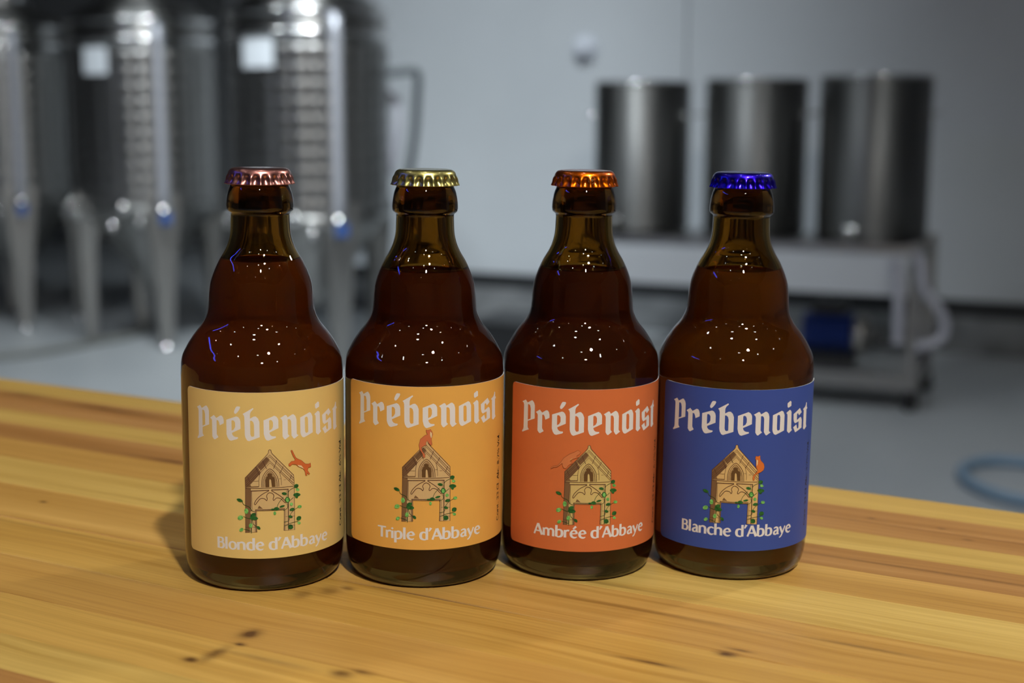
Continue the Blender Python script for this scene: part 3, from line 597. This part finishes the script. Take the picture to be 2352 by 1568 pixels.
    f = conv(ci, org, sc_); pr = Print(); pr.poly([[f(*q) for q in body]]); pr.wrap('cat_drawing', lay(9), lmat('cat_fur_%s' % nm, ccol), lab)
    pr = Print(); pr.poly([[f(*q) for q in bib]]); pr.wrap('cat_belly', lay(10), M_bib if i != 2 else lmat('cat_bib', lin(205, 150, 95)), lab)
    pr = Print(); pr.stroke([f(*q) for q in body + body[:1]], px2m(5), smooth=False); pr.wrap('cat_outline', lay(11), lmat('cat_line_%s' % nm, tuple(c * 0.45 for c in ccol[:3]) + (1,)), lab)

# ------------------------------------------------------------------ fermenting tanks
TR = 0.335
Z_BOT, Z_JT, Z_TOP = 0.665, 1.36, 1.50
def tank_parts():
    parts = {}
    # quilted jacket
    cells, rows = 30, 10; nu, nv = cells * 6, rows * 6; vs, fs = [], []
    for j in range(nv + 1):
        for i in range(nu):
            a = 2 * math.pi * i / nu; pu = abs(math.sin(math.pi * i / 6)); pv = abs(math.sin(math.pi * j / 6))
            r = TR - 0.008 + 0.009 * math.sqrt(max(pu * pv, 0.0))
            vs.append((r * math.cos(a), r * math.sin(a), Z_BOT + (Z_JT - Z_BOT) * j / nv))
    for j in range(nv):
        for i in range(nu):
            fs.append((j * nu + i, j * nu + (i + 1) % nu, (j + 1) * nu + (i + 1) % nu, (j + 1) * nu + i))
    parts['quilted_jacket'] = mesh('quilted_jacket', vs, fs, True)
    b = MB(); b.lathe([(TR - 0.012, Z_JT - 0.01), (TR - 0.006, Z_JT), (TR - 0.006, Z_TOP), (TR - 0.03, Z_TOP + 0.03), (TR - 0.12, Z_TOP + 0.085), (0.12, Z_TOP + 0.115), (0, Z_TOP + 0.12)], 64); parts['upper_shell'] = b
    b = MB(); b.lathe([(TR - 0.004, 1.385), (TR + 0.012, 1.39), (TR + 0.015, 1.405), (TR + 0.012, 1.42), (TR - 0.004, 1.425)], 64); b.lathe([(TR - 0.006, 1.478), (TR + 0.010, 1.482), (TR + 0.012, 1.492), (TR + 0.008, 1.503), (TR - 0.01, 1.51)], 64); parts['clamp_rings'] = b
    b = MB(); b.lathe([(TR - 0.004, Z_BOT), (TR + 0.006, Z_BOT - 0.005), (TR + 0.006, Z_BOT - 0.03), (TR - 0.02, Z_BOT - 0.045), (0.10, 0.36), (0.045, 0.31), (0.04, 0.25), (0, 0.25)], 64); parts['cone'] = b
    b = MB(); b.lathe([(0, Z_TOP + 0.11), (0.13, Z_TOP + 0.11), (0.13, Z_TOP + 0.18), (0.10, Z_TOP + 0.2), (0, Z_TOP + 0.205)], 32); parts['manway'] = b
    return parts
TP = tank_parts()
first = {}
def tank(px, wpx, Y, rot, label, pipe_px=None):
    c = AT(px, 200, Y); c.z = 0
    o = empty('fermenting_tank', Matrix.Translation(c)); tag(o, label, 'tank', 'fermenting tanks')
    for k, p in TP.items():
        mat = {'quilted_jacket': M_jacket, 'clamp_rings': M_bright, 'manway': M_bright}.get(k, M_steel)
        if k in first: ob = bpy.data.objects.new(k, first[k]); COL.objects.link(ob); ob.parent = o
        elif isinstance(p, MB): ob = p.build(k, mat, o); first[k] = ob.data
        else: ob = link(k, p, mat, o); first[k] = ob.data
    # four tapered sheet legs
    for q in range(4):
        a = rot + q * math.pi / 2; d_ = Vector((math.cos(a), math.sin(a), 0)); t_ = Vector((-d_.y, d_.x, 0))
        b = MB(); vs = []
        for z, w_, r0, r1 in ((0.03, 0.028, TR - 0.06, TR - 0.02), (0.45, 0.055, TR - 0.075, TR + 0.0), (0.64, 0.075, TR - 0.10, TR + 0.006), (0.72, 0.075, TR + 0.001, TR + 0.006)):
            for rr, s in ((r0, -1), (r0, 1), (r1, 1), (r1, -1)): vs.append(d_ * rr + t_ * (s * w_) + Vector((0, 0, z)))
        fs = [(3, 2, 1, 0), (12, 13, 14, 15)]
        for l in range(3):
            for s in range(4): fs.append((l * 4 + s, l * 4 + (s + 1) % 4, l * 4 + 4 + (s + 1) % 4, l * 4 + 4 + s))
        b.add(vs, fs); lg = b.build('leg', M_legst, o)
        b = MB(); b.lathe([(0, 0), (0.032, 0), (0.032, 0.012), (0.012, 0.02), (0.012, 0.05)], 16, c=d_ * (TR - 0.04)); b.build('levelling_foot', M_bright, lg)
    # down pipe with valve at the front right
    ap = -math.pi / 2 + 0.42; dp = Vector((math.cos(ap), math.sin(ap), 0))
    b = MB(); P0 = dp * (TR + 0.045); b.tube([dp * (TR - 0.01) + Vector((0, 0, 1.47)), P0 + Vector((0, 0, 1.45)), P0 + Vector((0, 0, 1.40)), P0 + Vector((0, 0, 0.74)), P0 + Vector((0, 0, 0.62)), dp * (TR - 0.02) + Vector((0, 0, 0.60))], 0.027, 12); pp = b.build('down_pipe', M_pipe, o)
    b = MB(); b.lathe([(0, -0.03), (0.034, -0.03), (0.034, 0.03), (0, 0.03)], 16, c=P0 + Vector((0, 0, 0.64))); b.build('coupling', M_bright, pp)
    b = MB(); b.box(P0 + dp * 0.03 + Vector((0, 0, 0.615)), (0.045, 0.045, 0.05), Matrix.Rotation(ap, 3, 'Z')); b.build('valve_handle', M_valveblue, pp)
    # sampling taps, thermometer pocket and hose tails along the lower rim
    for da, z, r_ in ((-0.05, 0.66, 0.03), (0.14, 0.60, 0.024), (-0.18, 0.58, 0.022), (-0.85, 0.68, 0.026), (-0.98, 0.64, 0.024), (-0.72, 0.63, 0.022)):
        a = -math.pi / 2 + da; d_ = Vector((math.cos(a), math.sin(a), 0)); t_ = Vector((-d_.y, d_.x, 0))
        b = MB(); s0 = d_ * (TR - 0.03) + Vector((0, 0, z)); b.tube([s0, s0 + d_ * 0.09], 0.014, 10); b.tube([s0 + d_ * 0.07, s0 + d_ * 0.085, s0 + d_ * 0.10, s0 + d_ * 0.105], [r_ * 0.7, r_, r_ * 0.8, 0.002], 14)
        b.tube([s0 + d_ * 0.085, s0 + d_ * 0.09 - Vector((0, 0, 0.05))], 0.010, 8); b.build('tap', M_bright, o)
    return o, c
tC, cC = tank(712, 360, 6.10, math.radians(-62), 'steel fermenting tank nearest the pale wall, with a white sheet and a side arm')
tB, cB = tank(331, 322, 6.72, math.radians(-65), 'steel fermenting tank between the two others, with a white sheet of paper')
tA, cA = tank(18, 300, 7.30, math.radians(-66), 'steel fermenting tank at the left end of the row, cut off by the picture edge')
# papers taped to the jackets
def sheet(c, px0, px1, py0, py1, Y, label):
    P0, P1 = AT(px0, py1, Y - TR), AT(px1, py0, Y - TR)
    a0, a1 = (math.asin(max(-0.98, min(0.98, (p.x - c.x) / (TR + 0.004)))) for p in (P0, P1))
    b = MB(); n = 10; vs = []
    for k in range(n + 1):
        a = a0 + (a1 - a0) * k / n
        for z in (P0.z, P1.z):
            for rr in (TR + 0.003, TR + 0.0045): vs.append((c.x + math.sin(a) * rr, c.y - math.cos(a) * rr, z))
    fs = []
    for k in range(n): s = 4 * k; fs += [(s + 1, s + 5, s + 7, s + 3), (s, s + 2, s + 6, s + 4), (s + 2, s + 3, s + 7, s + 6), (s, s + 4, s + 5, s + 1)]
    fs += [(0, 1, 3, 2), (4 * n, 4 * n + 2, 4 * n + 3, 4 * n + 1)]
    b.add(vs, fs); tag(b.build('paper_sheet', M_paper), label, 'paper', 'papers taped to the tanks')
sheet(cC, 549, 626, 84, 154, 6.10, 'white paper sheet taped to the tank nearest the wall')
sheet(cB, 184, 244, 107, 170, 6.72, 'white paper sheet taped to the middle tank')
# side arm of the right tank: dark tube bracket with a hanging hose
Ya = 6.05
b = MB(); b.tube(catmull([tuple(AT(x, y, Ya)) for x, y in ((880, 168), (905, 166), (935, 163), (953, 164), (960, 178), (958, 230), (954, 300), (946, 360), (938, 410), (936, 450))], 4), 0.017, 10); ob = b.build('side_arm', M_dgrey); ob.parent = tC; ob.matrix_parent_inverse = Matrix.Translation(-cC)
b = MB(); b.tube(catmull([tuple(AT(x, y, Ya + 0.1)) for x, y in ((885, 215), (905, 225), (915, 260), (910, 320), (900, 380), (888, 400))], 4), 0.020, 10); ob = b.build('hose', M_hose); ob.parent = tC; ob.matrix_parent_inverse = Matrix.Translation(-cC)
# grey hose on the floor
b = MB(); pts = [G(x, y, 0.016) for x, y in ((-120, 826), (0, 818), (80, 810), (160, 797), (230, 783), (300, 770), (350, 752))]; b.tube(catmull([tuple(p) for p in pts], 5), 0.016, 10)
tag(b.build('floor_hose', M_greyhose), 'grey hose lying across the floor in front of the tanks', 'hose')

# ------------------------------------------------------------------ brewing stand with three kettles
K = [(1367, 1583, 5.85, 190, 520, 'leftmost'), (1620, 1850, 5.60, 184, 538, 'middle'), (1882, 2132, 5.35, 176, 560, 'rightmost')]
kc = []
for l, r, Y, t, bt, w_ in K:
    P = AT((l + r) / 2, (t + bt) / 2, Y); kc.append(Vector((P.x, P.y, 0)))
KE = (kc[0] - kc[2]).normalized(); KN = Vector((KE.y, -KE.x, 0))
if KN.y > 0: KN = -KN                                     # towards the camera
KZ = 0.615
KR = Matrix((KE, KN, Vector((0, 0, 1)))).transposed()
for idx, (l, r, Y, t, bt, w_) in enumerate(K):
    c = kc[idx]; rad = (r - l) / 2 / FPX * Y * 0.99; zt = AT((l + r) / 2, t, Y - 0.1).z
    o = empty('brewing_kettle', Matrix.Translation((c.x, c.y, KZ)))
    h = zt - KZ
    b = MB(); b.lathe([(0, 0.002), (rad - 0.012, 0.0), (rad, 0.012), (rad, h), (rad - 0.003, h), (rad - 0.003, 0.02), (0, 0.02)], 64); b.build('pot', M_kettle, o)
    b = MB(); b.lathe([(rad - 0.002, h - 0.006), (rad + 0.006, h - 0.004), (rad + 0.007, h + 0.003), (rad, h + 0.007), (rad - 0.006, h + 0.003)], 64); b.build('rim', M_bright, o)
    for sgn in (-1, 1):
        b = MB(); d_ = KE * sgn; q = d_ * rad + Vector((0, 0, h * 0.78)); b.tube(catmull([tuple(q - KN * 0.05), tuple(q - KN * 0.05 + d_ * 0.028), tuple(q + KN * 0.05 + d_ * 0.028), tuple(q + KN * 0.05)], 4), 0.006, 8); b.build('handle', M_bright, o)
    b = MB(); q = KN * rad + Vector((0, 0, 0.05)); b.tube([q - KN * 0.01, q + KN * 0.06], 0.012, 10); b.tube([q + KN * 0.035 - KE * 0.02, q + KN * 0.035 + KE * 0.02], 0.02, 12); b.tube([q + KN * 0.06, q + KN * 0.075 - Vector((0, 0, 0.035))], 0.01, 8); b.build('tap', M_bright, o)
    tag(o, '%s of the three open steel kettles on the wheeled stand' % w_, 'kettle', 'kettles on the brewing stand')
kettle_axes = (KE, KN)
KE = Vector((-math.cos(math.radians(24)), math.sin(math.radians(24)), 0)); KN = Vector((-KE.y, KE.x, 0)); KN = KN if KN.y < 0 else -KN
KR = Matrix((KE, KN, Vector((0, 0, 1)))).transposed()
st = empty('brewing_stand', Matrix.Translation((kc[2].x, kc[2].y, 0)))
Lk = (kc[0] - kc[2]).length; e0, e1 = -0.20, Lk + 0.20; hw = 0.20
pt = lambda e, n_, z: KE * e + KN * n_ + Vector((0, 0, z))
def beam(name, a, c, w_, h_, mat=M_legst):
    a, c = Vector(a), Vector(c); d_ = (c - a); R = Matrix((d_.normalized(), Vector((0, 0, 1)).cross(d_.normalized()) if abs(d_.normalized().z) < 0.9 else KN, Vector((0, 0, 1)) if abs(d_.normalized().z) < 0.9 else KE)).transposed()
    b = MB(); b.box((a + c) / 2, (d_.length, w_, h_), R); return b.build(name, mat, st)
for n_ in (-hw, hw):
    beam('top_rail', pt(e0, n_, KZ - 0.02), pt(e1, n_, KZ - 0.02), 0.035, 0.035, M_bright)
    beam('lower_rail', pt(e0, n_, 0.105), pt(e1, n_, 0.105), 0.035, 0.06)
for e in (e0, e1):
    beam('end_rail', pt(e, -hw, KZ - 0.02), pt(e, hw, KZ - 0.02), 0.035, 0.035)
    beam('low_end_rail', pt(e, -hw, 0.105), pt(e, hw, 0.105), 0.035, 0.06)
    for n_ in (-hw, hw):
        beam('post', pt(e, n_, 0.075), pt(e, n_, KZ + 0.01 - 0.003), 0.04, 0.04)
        b = MB(); q = pt(e, n_, 0.03); b.lathe([(0, -0.015), (0.022, -0.015), (0.03, -0.01), (0.03, 0.01), (0.022, 0.015), (0, 0.015)], 20, c=q, R=Matrix.Rotation(math.pi / 2, 3, 'X')); b.box(q + Vector((0, 0, 0.03)), (0.04, 0.04, 0.04)); b.build('caster', M_blackp, st)
b = MB(); b.box(pt((e0 + e1) / 2, 0, KZ - 0.004 - 0.003), (e1 - e0 - 0.02, 2 * hw - 0.01, 0.008), KR); b.build('kettle_shelf', M_steel, st)
b = MB(); b.box(pt((e0 + e1) / 2, hw + 0.022, KZ - 0.115), (e1 - e0 - 0.06, 0.006, 0.15), KR @ Matrix.Rotation(math.radians(-12), 3, 'X')); b.build('splash_panel', M_panel, st)
b = MB(); b.box(pt((e0 + e1) / 2, 0, 0.131), (e1 - e0, 2 * hw, 0.008), KR); b.build('lower_shelf', M_legst, st)
tag(st, 'wheeled stainless steel stand carrying the three kettles', 'stand')
base = st.matrix_world.translation
# blue pump on the lower shelf
pp_ = AT(1905, 800, 5.38); pc = Vector((pp_.x, pp_.y, 0.1355)); o = empty('transfer_pump', Matrix.Translation(pc))
RX = KR @ Matrix.Rotation(math.pi / 2, 3, 'Y')
b = MB(); prof = [(0, -0.10), (0.06, -0.10), (0.075, -0.09)]
for k in range(9): prof += [(0.082, -0.085 + k * 0.019), (0.072, -0.079 + k * 0.019), (0.072, -0.073 + k * 0.019)]
prof += [(0.08, 0.095), (0, 0.095)]; b.lathe(prof, 28, c=(0, 0, 0.115), R=RX, smooth=False); b.build('motor', M_blue, o)
b = MB(); b.box((0, 0, 0.218), (0.12, 0.10, 0.05), KR); b.build('terminal_box', M_blackp, o)
b = MB(); b.lathe([(0, 0), (0.07, 0), (0.075, 0.02), (0.07, 0.05), (0.03, 0.06), (0.025, 0.09), (0, 0.09)], 24, c=Vector((0, 0, 0.115)) - KE * 0.095, R=KR @ Matrix.Rotation(-math.pi / 2, 3, 'Y')); b.build('pump_head', M_legst, o)
b = MB(); b.box((0, 0, 0.017), (0.19, 0.13, 0.032), KR); b.build('foot', M_blackp, o)
tag(o, 'blue electric pump standing on the stand\'s lower shelf', 'pump')
# hoses on the right end of the stand
b = MB(); Yh = 4.97
b.tube(catmull([tuple(AT(x, y, Yh)) for x, y in ((2098, 590), (2110, 594), (2118, 612), (2120, 650), (2135, 682), (2160, 712), (2171, 745), (2162, 778), (2130, 792), (2104, 796))], 4), 0.017, 10)
ob = b.build('drain_hose', M_hose); ob.parent = st; ob.matrix_parent_inverse = Matrix.Translation(-Vector((kc[2].x, kc[2].y, 0))); ob['label'] = 'pale translucent looping hose'
b = MB(); b.tube(catmull([tuple(AT(x, y, Yh + 0.08)) for x, y in ((2050, 600), (2060, 620), (2064, 660), (2064, 720), (2062, 790))], 4), 0.02, 10)
ob = b.build('supply_hose', M_hose); ob.parent = st; ob.matrix_parent_inverse = Matrix.Translation(-Vector((kc[2].x, kc[2].y, 0)))
# light blue hose coil on the floor
b = MB(); c0 = (G(2222, 1108, 0.016) + G(2500, 1108, 0.016)) / 2; ra = (G(2500, 1108, 0.016) - G(2222, 1108, 0.016)).length / 2; rb = (G(2360, 1062, 0.016) - G(2360, 1160, 0.016)).length / 2
b.tube([(c0.x + ra * math.cos(t * math.pi / 24), c0.y + rb * math.sin(t * math.pi / 24), 0.016 + 0.0002 * t) for t in range(0, 50)], 0.0165, 10)
tag(b.build('hose_coil', M_bluehose), 'light blue hose coiled on the floor beyond the table', 'hose')
# low black box built for an unclear dark shape on the floor
c = G(1215, 838); b = MB(); R = WR
for q, s in (((0, 0, 0.01), (0.44, 0.34, 0.02)), ((0, -0.165, 0.09), (0.44, 0.012, 0.17)), ((0, 0.165, 0.09), (0.44, 0.012, 0.17)), ((-0.214, 0, 0.09), (0.012, 0.33, 0.17)), ((0.214, 0, 0.09), (0.012, 0.33, 0.17))):
    b.box(R @ Vector(q), s, R)
o = empty('floor_box', Matrix.Translation(c + Vector((0, 0.17, 0)))); b.build('tray', M_blackp, o)
b = MB(); b.box(R @ Vector((0, 0, 0.172)), (0.46, 0.36, 0.014), R); b.build('lid', M_blackp, o)
tag(o, 'low black box shape on the floor behind the middle bottles', 'crate')
